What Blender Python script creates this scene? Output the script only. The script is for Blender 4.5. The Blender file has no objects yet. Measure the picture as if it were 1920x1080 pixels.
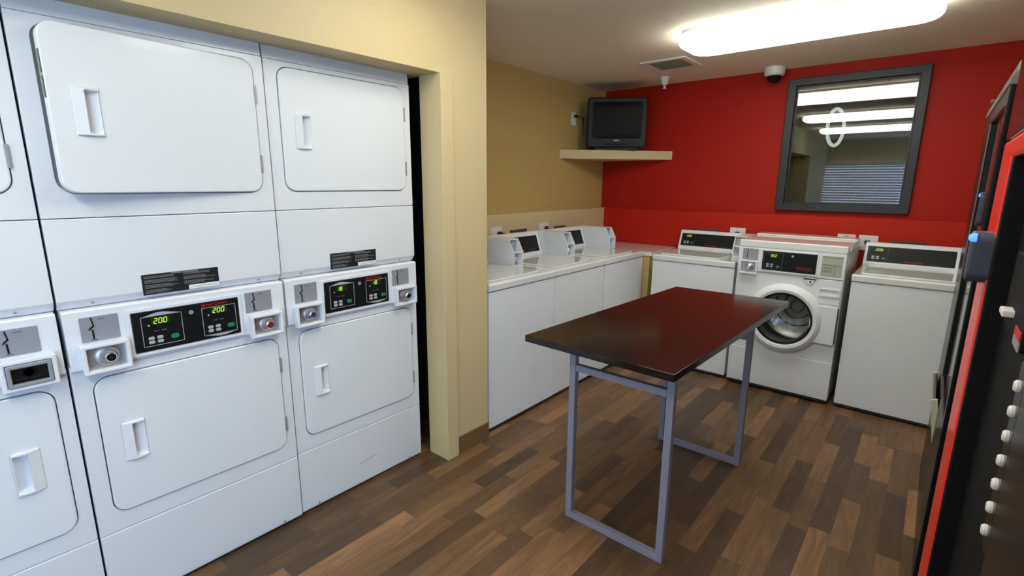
import bpy, bmesh, math, random
from mathutils import Vector, Matrix, Euler
from mathutils.geometry import tessellate_polygon
random.seed(7)
S = bpy.context.scene
C = S.collection
PI = math.pi

# ------------------------------------------------------------------ camera
F_PX, PITCH, YAW, ROLL, CAM_H = 934.35, .2079, .7002, .0063, 1.4763
cam = bpy.data.cameras.new('camera'); cam_o = bpy.data.objects.new('camera', cam); C.objects.link(cam_o)
cam.sensor_fit = 'HORIZONTAL'; cam.sensor_width = 36; cam.lens = 36*F_PX/1920; cam.clip_start = .02; cam.clip_end = 60
cy_, sy_, cp_, sp_ = math.cos(YAW), math.sin(YAW), math.cos(PITCH), math.sin(PITCH)
R_ = Vector((cy_, sy_, 0)); U_ = Vector((-sy_*sp_, cy_*sp_, cp_)); D_ = Vector((-sy_*cp_, cy_*cp_, -sp_))
rr_, tt_ = math.cos(ROLL), math.sin(ROLL)
R2, U2 = R_*rr_ + U_*tt_, U_*rr_ - R_*tt_
cam_o.matrix_world = Matrix.Translation((0, 0, CAM_H)) @ Matrix((R2, U2, -D_)).transposed().to_4x4()
S.camera = cam_o

# ------------------------------------------------------------------ view, world
vs = S.view_settings
vs.view_transform = 'Standard'; vs.look = 'None'; vs.exposure = 0.0; vs.gamma = 1.0; vs.use_curve_mapping = False
world = bpy.data.worlds.new('world'); S.world = world; world.use_nodes = True
wn = world.node_tree.nodes; wl = world.node_tree.links
sky = wn.new('ShaderNodeTexSky'); sky.sky_type = 'NISHITA'; sky.sun_elevation = math.radians(35); sky.sun_rotation = 2.0; sky.sun_disc = False
wl.new(sky.outputs[0], wn['Background'].inputs[0]); wn['Background'].inputs[1].default_value = .12
LAMP = 11.0          # emission of the fluorescent diffusers
DAY = 42.0          # watts of daylight entering the window behind the camera
day = bpy.data.lights.new('window_daylight', 'AREA'); day.shape = 'RECTANGLE'; day.size = 2.7; day.size_y = 1.0
day.energy = DAY; day.color = (.66, .76, 1.0)
day_o = bpy.data.objects.new('window_daylight', day); C.objects.link(day_o)
day_o.location = (-.60, -2.93, 1.36); day_o.rotation_euler = (PI/2, 0, 0)
day2 = bpy.data.lights.new('added_door_daylight', 'AREA'); day2.shape = 'RECTANGLE'; day2.size = 1.7; day2.size_y = 1.8  # added cool light on the dryers, from an unseen door
day2.energy = 76.0; day2.color = (.32, .60, 1.0)
day2_o = bpy.data.objects.new('added_door_daylight', day2); C.objects.link(day2_o)
day2_o.location = (1.04, -1.75, 1.12); day2_o.rotation_euler = (0, PI/2, PI/2*0)

# ------------------------------------------------------------------ materials
def srgb(r, g, b):
    f = lambda c: (c/255/12.92) if c/255 <= .04045 else ((c/255+.055)/1.055)**2.4
    return (f(r), f(g), f(b), 1)
def mat(name, col, rough=.5, metal=0, coat=0, noise=.0, nscale=20, bump=0, bscale=200, emit=None, estr=0, spec=.5, stretch=None):
    m = bpy.data.materials.new(name); m.use_nodes = True
    n = m.node_tree.nodes; l = m.node_tree.links; p = n['Principled BSDF']
    p.inputs['Base Color'].default_value = col; p.inputs['Roughness'].default_value = rough
    p.inputs['Metallic'].default_value = metal; p.inputs['Coat Weight'].default_value = coat
    p.inputs['Specular IOR Level'].default_value = spec
    tc = n.new('ShaderNodeTexCoord'); src = tc.outputs['Object']
    if stretch:
        mp = n.new('ShaderNodeMapping'); mp.inputs['Scale'].default_value = stretch; l.new(src, mp.inputs[0]); src = mp.outputs[0]
    if noise:
        t = n.new('ShaderNodeTexNoise'); t.inputs['Scale'].default_value = nscale; t.inputs['Detail'].default_value = 4
        l.new(src, t.inputs['Vector'])
        mx = n.new('ShaderNodeMix'); mx.data_type = 'RGBA'
        a = tuple(c*(1-noise) for c in col[:3])+(1,); b = tuple(min(1, c*(1+noise)) for c in col[:3])+(1,)
        mx.inputs[6].default_value = a; mx.inputs[7].default_value = b
        l.new(t.outputs[0], mx.inputs[0]); l.new(mx.outputs[2], p.inputs['Base Color'])
    if bump:
        t2 = n.new('ShaderNodeTexNoise'); t2.inputs['Scale'].default_value = bscale; t2.inputs['Detail'].default_value = 3
        l.new(src, t2.inputs['Vector'])
        bm_ = n.new('ShaderNodeBump'); bm_.inputs['Strength'].default_value = bump; bm_.inputs['Distance'].default_value = .002
        l.new(t2.outputs[0], bm_.inputs['Height']); l.new(bm_.outputs[0], p.inputs['Normal'])
    if emit:
        p.inputs['Emission Color'].default_value = emit; p.inputs['Emission Strength'].default_value = estr
    return m
M = {}
M['enamel'] = mat('white_enamel', (.76, .78, .82, 1), .28, coat=.25, noise=.012, nscale=3, bump=.04, bscale=60)
M['enamel_door'] = mat('white_enamel_door', (.77, .795, .83, 1), .3, coat=.2, noise=.012, nscale=2, bump=.05, bscale=35)
M['plastic'] = mat('white_plastic', (.76, .78, .83, 1), .4, noise=.01, nscale=8)
M['deck'] = mat('glossy_white_porcelain', (.74, .75, .75, 1), .12, coat=.5, noise=.015, nscale=4)
M['gasket'] = mat('grey_gasket', (.16, .16, .18, 1), .7, noise=.1)
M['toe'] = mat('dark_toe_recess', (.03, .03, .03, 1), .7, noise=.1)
M['steel'] = mat('brushed_steel', (.52, .52, .55, 1), .42, metal=.85, noise=.06, nscale=6, stretch=(60, 1, 1))
M['plate'] = mat('grey_metal_plate', (.34, .35, .40, 1), .45, metal=.3, noise=.05, nscale=30)
M['chrome'] = mat('chrome', (.75, .75, .78, 1), .15, metal=1, noise=.02)
M['black'] = mat('black_plastic', (.010, .011, .012, 1), .22, noise=.1)
M['blackpanel'] = mat('black_display_film', (.006, .007, .008, 1), .45, noise=.1, spec=.25)
M['tvblack'] = mat('tv_black_plastic', (.009, .011, .012, 1), .5, noise=.1, spec=.3)
M['screen'] = mat('tv_screen_glass', (.007, .007, .007, 1), .45, noise=.02, spec=.12)
M['green'] = mat('green_digit_light', (.2, .5, .02, 1), .5, emit=(.58, .80, .10, 1), estr=.75, noise=.02)
M['greenbtn'] = mat('green_button', srgb(20, 135, 95), .4, noise=.05)
M['silver'] = mat('silver_print', (.42, .43, .46, 1), .5, noise=.05)
M['red_print'] = mat('red_print', srgb(190, 30, 20), .5, noise=.05)
M['dim_print'] = mat('dim_grey_print', (.12, .12, .13, 1), .6, noise=.05)
M['label'] = mat('black_label', (.012, .012, .013, 1), .45, noise=.1)
M['labeltext'] = mat('label_text', (.16, .17, .18, 1), .6, noise=.1)
M['paper'] = mat('white_sticker', (.75, .77, .80, 1), .6, noise=.03)
M['lcd'] = mat('dark_green_window', (.012, .03, .008, 1), .3, noise=.05)
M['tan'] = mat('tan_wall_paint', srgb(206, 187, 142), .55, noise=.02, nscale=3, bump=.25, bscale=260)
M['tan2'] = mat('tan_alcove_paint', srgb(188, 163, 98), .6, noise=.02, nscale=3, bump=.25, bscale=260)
M['red'] = mat('red_wall_paint', srgb(168, 30, 14), .55, spec=.2, noise=.03, nscale=3, bump=.25, bscale=260)
M['red2'] = mat('red_ledge_paint', srgb(182, 34, 14), .55, spec=.2, noise=.03, nscale=3, bump=.25, bscale=260)
M['ceiling'] = mat('ceiling_paint', srgb(238, 226, 206), .75, noise=.03, nscale=6, bump=.5, bscale=150)
M['base'] = mat('brown_vinyl_base', srgb(112, 90, 58), .5, noise=.05)
M['tabletop'] = mat('espresso_tabletop', (.017, .009, .0075, 1), .14, noise=.35, nscale=2.5, stretch=(8, 1, 1), spec=.38)
M['leg'] = mat('grey_powder_coat', srgb(142, 139, 152), .42, metal=0, noise=.03, bump=.05)
M['frame'] = mat('charcoal_wood_frame', srgb(33, 38, 42), .45, noise=.15, nscale=10, bump=.1)
M['outlet'] = mat('outlet_white', (.74, .74, .74, 1), .4, noise=.02)
M['darkbox'] = mat('grey_valve_box', srgb(78, 72, 62), .6, noise=.1)
M['redgloss'] = mat('red_gloss_frame', srgb(232, 44, 24), .30, coat=.15, noise=.03)
M['vblack'] = mat('vending_black_gloss', (.006, .007, .009, 1), .25, noise=.1, spec=.2)
M['vmatte'] = mat('vending_black_matte', (.006, .0065, .007, 1), .6, noise=.15, spec=.12)
M['vgrey'] = mat('vending_grey_trim', srgb(112, 108, 96), .4, noise=.08)
M['reader'] = mat('reader_slate', srgb(62, 64, 80), .45, noise=.05)
M['led'] = mat('blue_led', (.05, .2, 1, 1), .3, emit=(.05, .20, 1, 1), estr=2.2, noise=.01)
M['cream'] = mat('cream_plastic', srgb(190, 186, 160), .5, noise=.05)
M['knob'] = mat('pale_knob', srgb(215, 208, 205), .4, noise=.03)
M['yellow'] = mat('yellow_tag', srgb(170, 170, 60), .5, noise=.05)
M['dark'] = mat('closet_shade_black', (.02, .02, .02, 1), .8, noise=.1)  # near-black stands in for shade in the niche; also colours the lamp rod
M['blind'] = mat('blind_slats', (.80, .80, .84, 1), .5, noise=.02)
M['redrose'] = mat('red_lock_core', srgb(120, 22, 30), .4, noise=.05)
M['bluecore'] = mat('blue_lock_core', srgb(60, 60, 120), .4, noise=.05)
M['info'] = mat('pale_instruction_card', srgb(170, 176, 160), .5, noise=.05)
M['infoline'] = mat('instruction_card_print', srgb(118, 124, 112), .6, noise=.05)
M['drum'] = mat('drum_steel', (.42, .42, .40, 1), .3, metal=.9, noise=.1, nscale=12)
M['vglass'] = mat('vending_window', (.012, .012, .014, 1), .06, noise=.05, spec=.7)

def lamp_mat(name, col, strength):
    m = bpy.data.materials.new(name); m.use_nodes = True
    n = m.node_tree.nodes; p = n['Principled BSDF']
    p.inputs['Base Color'].default_value = (.8, .8, .8, 1)
    p.inputs['Emission Color'].default_value = col; p.inputs['Emission Strength'].default_value = strength
    return m
M['lamp'] = lamp_mat('fluorescent_diffuser', (.97, .98, .87, 1), LAMP)
M['ring'] = lamp_mat('ring_lamp_glow', (.95, 1, .95, 1), 2.2)

def glass(name, fac, tint, rough=.0):
    m = bpy.data.materials.new(name); m.use_nodes = True
    n = m.node_tree.nodes; l = m.node_tree.links; n.remove(n['Principled BSDF'])
    t = n.new('ShaderNodeBsdfTransparent'); t.inputs[0].default_value = tint
    g = n.new('ShaderNodeBsdfGlossy'); g.inputs['Roughness'].default_value = rough
    mx = n.new('ShaderNodeMixShader'); mx.inputs[0].default_value = fac
    l.new(t.outputs[0], mx.inputs[1]); l.new(g.outputs[0], mx.inputs[2]); l.new(mx.outputs[0], n['Material Output'].inputs[0])
    return m
M['pane'] = glass('window_glass', .11, (.5, .52, .5, 1))
M['bowl'] = glass('door_glass', .10, (.82, .84, .82, 1))

def floor_mat():
    m = bpy.data.materials.new('wood_plank_vinyl'); m.use_nodes = True
    n = m.node_tree.nodes; l = m.node_tree.links; p = n['Principled BSDF']
    def mth(op, a, b=None, c=None):
        q = n.new('ShaderNodeMath'); q.operation = op
        for i, v in enumerate((a, b, c)):
            if v is None: continue
            if isinstance(v, (int, float)): q.inputs[i].default_value = v
            else: l.new(v, q.inputs[i])
        return q.outputs[0]
    tc = n.new('ShaderNodeTexCoord'); sx = n.new('ShaderNodeSeparateXYZ'); l.new(tc.outputs['Object'], sx.inputs[0])
    X, Y = sx.outputs[0], sx.outputs[1]
    PW, PL = .080, .50
    row = mth('FLOOR', mth('DIVIDE', X, PW))
    wr = n.new('ShaderNodeTexWhiteNoise'); wr.noise_dimensions = '1D'; l.new(row, wr.inputs['W'])
    yy = mth('DIVIDE', mth('ADD', Y, mth('MULTIPLY', wr.outputs[0], PL*7)), mth('MULTIPLY_ADD', wr.outputs[0], .25, PL-.1))
    cell = mth('FLOOR', yy)
    cv = n.new('ShaderNodeCombineXYZ'); l.new(row, cv.inputs[0]); l.new(cell, cv.inputs[1])
    wc = n.new('ShaderNodeTexWhiteNoise'); wc.noise_dimensions = '3D'; l.new(cv.outputs[0], wc.inputs['Vector'])
    rnd = wc.outputs['Value']
    # grain: noise stretched along the plank, shifted per plank
    gv = n.new('ShaderNodeCombineXYZ')
    l.new(mth('MULTIPLY_ADD', rnd, 37.0, mth('MULTIPLY', X, 16.0)), gv.inputs[0])
    l.new(mth('MULTIPLY_ADD', rnd, 91.0, mth('MULTIPLY', Y, 2.2)), gv.inputs[1])
    g1 = n.new('ShaderNodeTexNoise'); g1.inputs['Scale'].default_value = 1.0; g1.inputs['Detail'].default_value = 5; g1.inputs['Distortion'].default_value = 1.6; g1.inputs['Roughness'].default_value = .62
    l.new(gv.outputs[0], g1.inputs['Vector'])
    gv2 = n.new('ShaderNodeCombineXYZ'); l.new(mth('MULTIPLY', X, 220.0), gv2.inputs[0]); l.new(mth('MULTIPLY', Y, 9.0), gv2.inputs[1])
    g2 = n.new('ShaderNodeTexNoise'); g2.inputs['Scale'].default_value = 1.0; g2.inputs['Detail'].default_value = 2
    l.new(gv2.outputs[0], g2.inputs['Vector'])
    t = mth('ADD', mth('MULTIPLY', rnd, .54), mth('ADD', mth('MULTIPLY', g1.outputs[0], .62), mth('MULTIPLY', g2.outputs[0], .10)))
    t = mth('SUBTRACT', t, .12)
    cr = n.new('ShaderNodeValToRGB'); l.new(t, cr.inputs[0])
    e = cr.color_ramp.elements
    e[0].position = .05; e[0].color = srgb(60, 45, 32)
    e[1].position = .98; e[1].color = srgb(172, 127, 86)
    for pos, c in ((.30, (80, 61, 44)), (.5, (99, 75, 52)), (.68, (122, 91, 61)), (.82, (146, 108, 72))):
        q = e.new(pos); q.color = srgb(*c)
    # seams
    fx = mth('FRACT', mth('DIVIDE', X, PW)); fy = mth('FRACT', yy)
    ex = mth('MINIMUM', fx, mth('SUBTRACT', 1.0, fx)); ey = mth('MINIMUM', fy, mth('SUBTRACT', 1.0, fy))
    sm = mth('MAXIMUM', mth('LESS_THAN', ex, .012), mth('LESS_THAN', ey, .002))
    mx = n.new('ShaderNodeMix'); mx.data_type = 'RGBA'; l.new(mth('MULTIPLY', sm, .5), mx.inputs[0])
    l.new(cr.outputs[0], mx.inputs[6]); mx.inputs[7].default_value = srgb(40, 28, 20)
    l.new(mx.outputs[2], p.inputs['Base Color'])
    p.inputs['Roughness'].default_value = .42; p.inputs['Specular IOR Level'].default_value = .4
    bp = n.new('ShaderNodeBump'); bp.inputs['Strength'].default_value = .12; bp.inputs['Distance'].default_value = .001
    l.new(g2.outputs[0], bp.inputs['Height']); l.new(bp.outputs[0], p.inputs['Normal'])
    return m
M['floor'] = floor_mat()

# ------------------------------------------------------------------ geometry helpers
def nb(): return bmesh.new()
def merge(dst, src):
    me = bpy.data.meshes.new('tmp'); src.to_mesh(me); src.free(); dst.from_mesh(me); bpy.data.meshes.remove(me)
def box(bm, x0, y0, z0, x1, y1, z1, bev=0, seg=2):
    t = nb(); bmesh.ops.create_cube(t, size=1)
    for v in t.verts: v.co = Vector(((x0+x1)/2+v.co.x*(x1-x0), (y0+y1)/2+v.co.y*(y1-y0), (z0+z1)/2+v.co.z*(z1-z0)))
    if bev: bmesh.ops.bevel(t, geom=t.edges[:], offset=bev, segments=seg, affect='EDGES', profile=.5)
    merge(bm, t); return bm
def put(axis, a, b, c):      # 2-D (a,b) in the plane across axis, c along it
    return {'x': (c, a, b), 'y': (a, c, b), 'z': (a, b, c)}[axis]
def extr(bm, pts, axis, c0, c1, bev=0, seg=2, capbev=True):
    t = nb()
    lo = [t.verts.new(put(axis, a, b, c0)) for a, b in pts]; hi = [t.verts.new(put(axis, a, b, c1)) for a, b in pts]
    n = len(pts)
    t.faces.new(lo); t.faces.new(hi[::-1])
    for i in range(n): t.faces.new((lo[i], hi[i], hi[(i+1) % n], lo[(i+1) % n]))
    bmesh.ops.recalc_face_normals(t, faces=t.faces)
    if bev:
        es = [e for e in t.edges if (e.verts[0] in lo and e.verts[1] in lo) or (e.verts[0] in hi and e.verts[1] in hi)]
        bmesh.ops.bevel(t, geom=es, offset=bev, segments=seg, affect='EDGES', profile=.5)
    merge(bm, t); return bm
def rr(x0, z0, x1, z1, r, n=6):
    out = []
    for cx, cz, a0 in ((x1-r, z1-r, 0), (x0+r, z1-r, 90), (x0+r, z0+r, 180), (x1-r, z0+r, 270)):
        for i in range(n+1):
            a = math.radians(a0+90*i/n); out.append((cx+r*math.cos(a), cz+r*math.sin(a)))
    return out
def rect(x0, z0, x1, z1): return [(x1, z1), (x0, z1), (x0, z0), (x1, z0)]
def circ(cx, cz, r, n=48): return [(cx+r*math.cos(2*PI*i/n), cz+r*math.sin(2*PI*i/n)) for i in range(n)]
def holed(bm, outer, holes, axis, c0, c1):    # plate with holes
    loops = [outer]+holes
    tri = tessellate_polygon([[Vector((a, b, 0)) for a, b in lp] for lp in loops])
    flat = [p for lp in loops for p in lp]
    t = nb()
    lo = [t.verts.new(put(axis, a, b, c0)) for a, b in flat]; hi = [t.verts.new(put(axis, a, b, c1)) for a, b in flat]
    for f in tri:
        for L in (lo, hi):
            try: t.faces.new([L[i] for i in f])
            except ValueError: pass
    k = 0
    for lp in loops:
        n = len(lp)
        for i in range(n):
            a, b = k+i, k+(i+1) % n
            t.faces.new((lo[a], hi[a], hi[b], lo[b]))
        k += n
    bmesh.ops.recalc_face_normals(t, faces=t.faces)
    bmesh.ops.dissolve_limit(t, angle_limit=.001, verts=t.verts[:], edges=t.edges[:])
    merge(bm, t); return bm
def lathe(bm, c, axis, prof, n=32, cap=True):   # prof: (radius, distance along axis)
    t = nb(); rings = []
    for r, h in prof:
        if r < 1e-6:
            q = put(axis, 0, 0, h); rings.append([t.verts.new((c[0]+q[0], c[1]+q[1], c[2]+q[2]))])
        else:
            ring = []
            for i in range(n):
                a = 2*PI*i/n; q = put(axis, r*math.cos(a), r*math.sin(a), h)
                ring.append(t.verts.new((c[0]+q[0], c[1]+q[1], c[2]+q[2])))
            rings.append(ring)
    for A, B in zip(rings, rings[1:]):
        for i in range(n):
            j = (i+1) % n
            if len(A) == 1 and len(B) == 1: continue
            if len(A) == 1: t.faces.new((A[0], B[i], B[j]))
            elif len(B) == 1: t.faces.new((A[i], A[j], B[0]))
            else: t.faces.new((A[i], A[j], B[j], B[i]))
    if cap:
        for L in (rings[0], rings[-1]):
            if len(L) > 1: t.faces.new(L)
    bmesh.ops.recalc_face_normals(t, faces=t.faces)
    merge(bm, t); return bm
def cyl(bm, c, axis, r, a, b, n=24): return lathe(bm, c, axis, [(r, a), (r, b)], n)
def tube(bm, pts, r, n=8):
    t = nb(); rings = []; pts = [Vector(p) for p in pts]
    for i, p in enumerate(pts):
        d = (pts[min(i+1, len(pts)-1)]-pts[max(i-1, 0)]).normalized()
        s = d.cross(Vector((0, 0, 1)));
        if s.length < .05: s = d.cross(Vector((0, 1, 0)))
        s.normalize(); u = s.cross(d).normalized()
        rings.append([t.verts.new(p+(s*math.cos(2*PI*k/n)+u*math.sin(2*PI*k/n))*r) for k in range(n)])
    for A, B in zip(rings, rings[1:]):
        for k in range(n): t.faces.new((A[k], A[(k+1) % n], B[(k+1) % n], B[k]))
    t.faces.new(rings[0]); t.faces.new(rings[-1])
    bmesh.ops.recalc_face_normals(t, faces=t.faces); merge(bm, t); return bm
def strip(bm, pts, w, y0, y1):     # flat line of width w through x,z points (front print)
    for (a, b), (c, d) in zip(pts, pts[1:]):
        L = math.hypot(c-a, d-b); nx, nz = -(d-b)/L*w/2, (c-a)/L*w/2; ex, ez = (c-a)/L*w/2, (d-b)/L*w/2
        extr(bm, [(a-ex+nx, b-ez+nz), (a-ex-nx, b-ez-nz), (c+ex-nx, d+ez-nz), (c+ex+nx, d+ez+nz)], 'y', y0, y1)
    return bm
def obj(name, bm, m, parent=None, loc=None, rot=None, flat=False, label=None, bevel=0):
    me = bpy.data.meshes.new(name); bm.to_mesh(me); bm.free()
    me.materials.append(M[m] if isinstance(m, str) else m)
    if not flat:
        me.shade_smooth(); me.set_sharp_from_angle(angle=math.radians(32))
    o = bpy.data.objects.new(name, me); C.objects.link(o)
    if parent: o.parent = parent
    if loc: o.location = loc
    if rot: o.rotation_euler = rot
    if label: o['label'] = label
    if bevel:
        b = o.modifiers.new('bevel', 'BEVEL'); b.width = bevel; b.segments = 2; b.limit_method = 'ANGLE'; b.angle_limit = math.radians(50)
    if not flat and len(me.polygons) > 1:
        o.modifiers.new('face_normals', 'WEIGHTED_NORMAL').keep_sharp = True
    return o
def tag(o, label, cat, group=None, kind=None):
    o['label'] = label; o['category'] = cat
    if group: o['group'] = group
    if kind: o['kind'] = kind
    return o
def thing(name, label, cat, loc=(0, 0, 0), rotz=0, group=None):
    o = bpy.data.objects.new(name, None); C.objects.link(o); o.empty_display_size = .1
    o.location = loc; o.rotation_euler = (0, 0, rotz); return tag(o, label, cat, group)
def struct(name, bm, m, parent=None, label=None):
    o = obj(name, bm, m, parent, flat=True)
    if not parent: o['kind'] = 'structure'; o['label'] = label or name.replace('_', ' '); o['category'] = name.split('_')[0]
    return o
def text_mesh(body, size, shear=0):
    cu = bpy.data.curves.new('txt', 'FONT'); cu.body = body; cu.size = size; cu.shear = shear; cu.extrude = .0003
    cu.align_x = 'CENTER'; cu.align_y = 'CENTER'
    o = bpy.data.objects.new('txt', cu); C.objects.link(o)
    dg = bpy.context.evaluated_depsgraph_get(); me = bpy.data.meshes.new_from_object(o.evaluated_get(dg))
    bpy.data.objects.remove(o); bm = nb(); bm.from_mesh(me); bpy.data.meshes.remove(me)
    bmesh.ops.rotate(bm, cent=(0, 0, 0), matrix=Matrix.Rotation(PI/2, 3, 'X'), verts=bm.verts)   # reads from the front (-Y)
    return bm
def move(bm, v): bmesh.ops.translate(bm, vec=v, verts=bm.verts); return bm

# ------------------------------------------------------------------ room shell
ZC = 2.357; D = 4.557; XL = -2.646; XR = 1.02; YF = -3.0; XW = -1.848
YJ, YE = 1.656, 1.979         # jamb of the dryer niche, end of the partition
struct('floor', box(nb(), XL-.1, YF-.1, -.08, XR+.1, D+.1, 0), 'floor', label='dark brown wood-look plank floor')
struct('ceiling', box(nb(), XL-.1, YF-.1, ZC, XR+.1, D+.1, ZC+.08), 'ceiling', label='off-white textured ceiling')
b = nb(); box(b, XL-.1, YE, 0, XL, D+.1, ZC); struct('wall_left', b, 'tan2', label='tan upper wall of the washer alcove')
# back wall, red, with the hole of the interior window
WX0, WX1, WZ0, WZ1 = -.962, -.203, 1.325, 2.222
b = holed(nb(), rect(XL-.1, 0, XR+.1, ZC), [rect(WX0, WZ0, WX1, WZ1)], 'y', D, D+.12)
struct('wall_back', b, 'red', label='red painted back wall')
b = box(nb(), XL+.072, D-.067, 0, XR, D, 1.238, .003); struct('trim_1', b, 'red2', label='thicker lower part of the red wall ending in a ledge')
b = box(nb(), XL, YE, 0, XL+.072, D, 1.238, .003); struct('trim_2', b, 'tan', label='thicker lower part of the tan alcove wall ending in a ledge')
struct('wall_right', holed(nb(), [(YF, 0), (D, 0), (D, ZC), (YF, ZC)], [[(-2.65, .12), (-.85, .12), (-.85, 2.1), (-2.65, 2.1)]], 'x', XR, XR+.1), 'tan', label='tan wall behind the vending machines')
b = holed(nb(), [(-2.65, .12), (-.85, .12), (-.85, 2.1), (-2.65, 2.1)], [[(-2.58, .19), (-1.78, .19), (-1.78, 2.03), (-2.58, 2.03)], [(-1.72, .19), (-.92, .19), (-.92, 2.03), (-1.72, 2.03)]], 'x', XR+.005, XR+.03)
dor = bpy.data.objects.new('added_door_1', None); C.objects.link(dor); dor['kind'] = 'structure'; dor['label'] = 'added unseen glazed double door behind the camera'  # unseen door, added to account for the cool light on the dryers
obj('door_frame', b, 'outlet', dor)
b = box(nb(), XW-.148, YJ+.012, 0, XW, YE, ZC); box(b, XL, YE-.06, 0, XW-.14, YE, ZC)
box(b, XL, YF, 1.975, XW, YJ+.012, ZC)
box(b, XL, YF, 0, XW, -1.25, 1.975)
struct('wall_partition', b, 'tan', label='tan partition wall with soffit over the dryer niche')
b = box(nb(), XL-.1, YF, 0, XL, YE, ZC); box(b, XL, YE-.075, 0, XW-.149, YE-.061, ZC); box(b, XW-.151, YJ+.012, 0, XW-.149, YE-.06, ZC)  # dark sheets stand in for the shade of the gap beside the dryers
struct('wall_niche', b, 'dark', label='rear of the dryer niche, its shade coloured in near-black')
b = box(nb(), XW-.14, YJ, 0, XW+.012, YJ+.078, 1.975, .002)
struct('trim_3', b, 'tan', label='flat tan jamb trim beside the dryer niche')
b = box(nb(), XW, YJ+.078, 0, XW+.009, YE+.001, .102, .002); struct('baseboard_left', b, 'base', label='brown vinyl baseboard at the foot of the partition')
# front wall with the blinded window behind the camera
FX0, FX1, FZ0, FZ1 = -2.05, .85, .85, 1.9
b = holed(nb(), rect(XL-.1, 0, XR+.1, ZC), [rect(FX0, FZ0, FX1, FZ1)], 'y', YF-.12, YF)
struct('wall_front', b, 'tan', label='tan wall behind the camera')
w = bpy.data.objects.new('window_2', None); C.objects.link(w); w['kind'] = 'structure'; w['label'] = 'wide window with horizontal blinds behind the camera'
b = holed(nb(), rect(FX0, FZ0, FX1, FZ1), [rect(FX0+.04, FZ0+.04, (FX0+FX1)/2-.03, FZ1-.04), rect((FX0+FX1)/2+.03, FZ0+.04, FX1-.04, FZ1-.04)], 'y', YF-.10, YF-.06)
obj('window_frame', b, 'outlet', w)
b = nb()
z = FZ0+.05
while z < FZ1-.06:
    extr(b, [(YF+.150, z), (YF+.152, z), (YF+.172, z+.040), (YF+.170, z+.040)], 'x', FX0+.02, FX1-.02); z += .050
box(b, FX0+.01, YF+.14, FZ1-.055, FX1-.01, YF+.185, FZ1-.005)
obj('blind', b, 'blind', w)
# interior window of the red wall
w = bpy.data.objects.new('window_1', None); C.objects.link(w); w['kind'] = 'structure'; w['label'] = 'interior window with a wide charcoal frame and reflective glass in the red wall'
b = holed(nb(), rect(-1.018, 1.274, -.153, 2.274), [rect(WX0+.004, WZ0+.004, WX1-.004, WZ1-.004)], 'y', D-.035, D+.001)
obj('window_frame', b, 'frame', w, bevel=.004)
b = holed(nb(), rect(WX0+.001, WZ0+.001, WX1-.001, WZ1-.001), [rect(WX0+.014, WZ0+.014, WX1-.014, WZ1-.014)], 'y', D-.004, D+.118)
obj('window_reveal', b, 'frame', w)
obj('window_glass', box(nb(), WX0+.002, D+.002, WZ0+.002, WX1-.002, D+.006, WZ1-.002), 'pane', w)
# the dim room beyond it
b = nb()
box(b, -2.2, D+2.0, .6, 1.2, D+2.1, 2.7); box(b, -2.2, D+.12, .5, 1.2, D+2.1, .6); box(b, -2.2, D+.12, 2.6, 1.2, D+2.1, 2.7)
box(b, -2.3, D+.12, .5, -2.2, D+2.1, 2.7); box(b, 1.2, D+.12, .5, 1.3, D+2.1, 2.7)
struct('wall_beyond', b, 'tan2', label='unlit room behind the interior window')
t = nb(); n1, n2 = 40, 8
R0, r0 = .150, .014
vsx = [[t.verts.new((math.cos(2*PI*j/n2)*r0, (R0+math.sin(2*PI*j/n2)*r0)*math.cos(2*PI*i/n1), (R0+math.sin(2*PI*j/n2)*r0)*math.sin(2*PI*i/n1))) for j in range(n2)] for i in range(n1)]
for i in range(n1):
    for j in range(n2): t.faces.new((vsx[i][j], vsx[(i+1) % n1][j], vsx[(i+1) % n1][(j+1) % n2], vsx[i][(j+1) % n2]))
bmesh.ops.recalc_face_normals(t, faces=t.faces)
ringo = thing('ring_lamp', 'round white ring lamp glowing behind the glass of the interior window', 'lamp', (-.76, D+.62, 1.957), math.radians(-15))
obj('glowing_ring', t, 'ring', ringo)
obj('hanging_rod', cyl(nb(), (0, 0, 0), 'z', .004, .16, .643), 'dark', ringo)

# ------------------------------------------------------------------ ceiling lights
def light(y, label, x0=-1.33, x1=-.10):
    t = thing('ceiling_light', label, 'light', ((x0+x1)/2, y, ZC), 0, 'long fluorescent ceiling lights')
    hw = (x1-x0)/2
    obj('base_pan', extr(nb(), rr(-hw+.02, -.19, hw-.02, .19, .08), 'z', -.018, 0), 'outlet', t)
    obj('diffuser', extr(nb(), rr(-hw, -.20, hw, .20, .12, 8), 'z', -.085, -.018, .03, 4), 'lamp', t)
    return t
light(3.235, 'glowing fluorescent ceiling light in front of the red wall, the only one seen directly')
light(1.42, 'fluorescent ceiling light above the camera, the middle bar mirrored in the interior window', -1.5, -.15)
light(-.40, 'fluorescent ceiling light behind the camera, the lowest bar mirrored in the interior window', -1.6, -.15)

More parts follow.
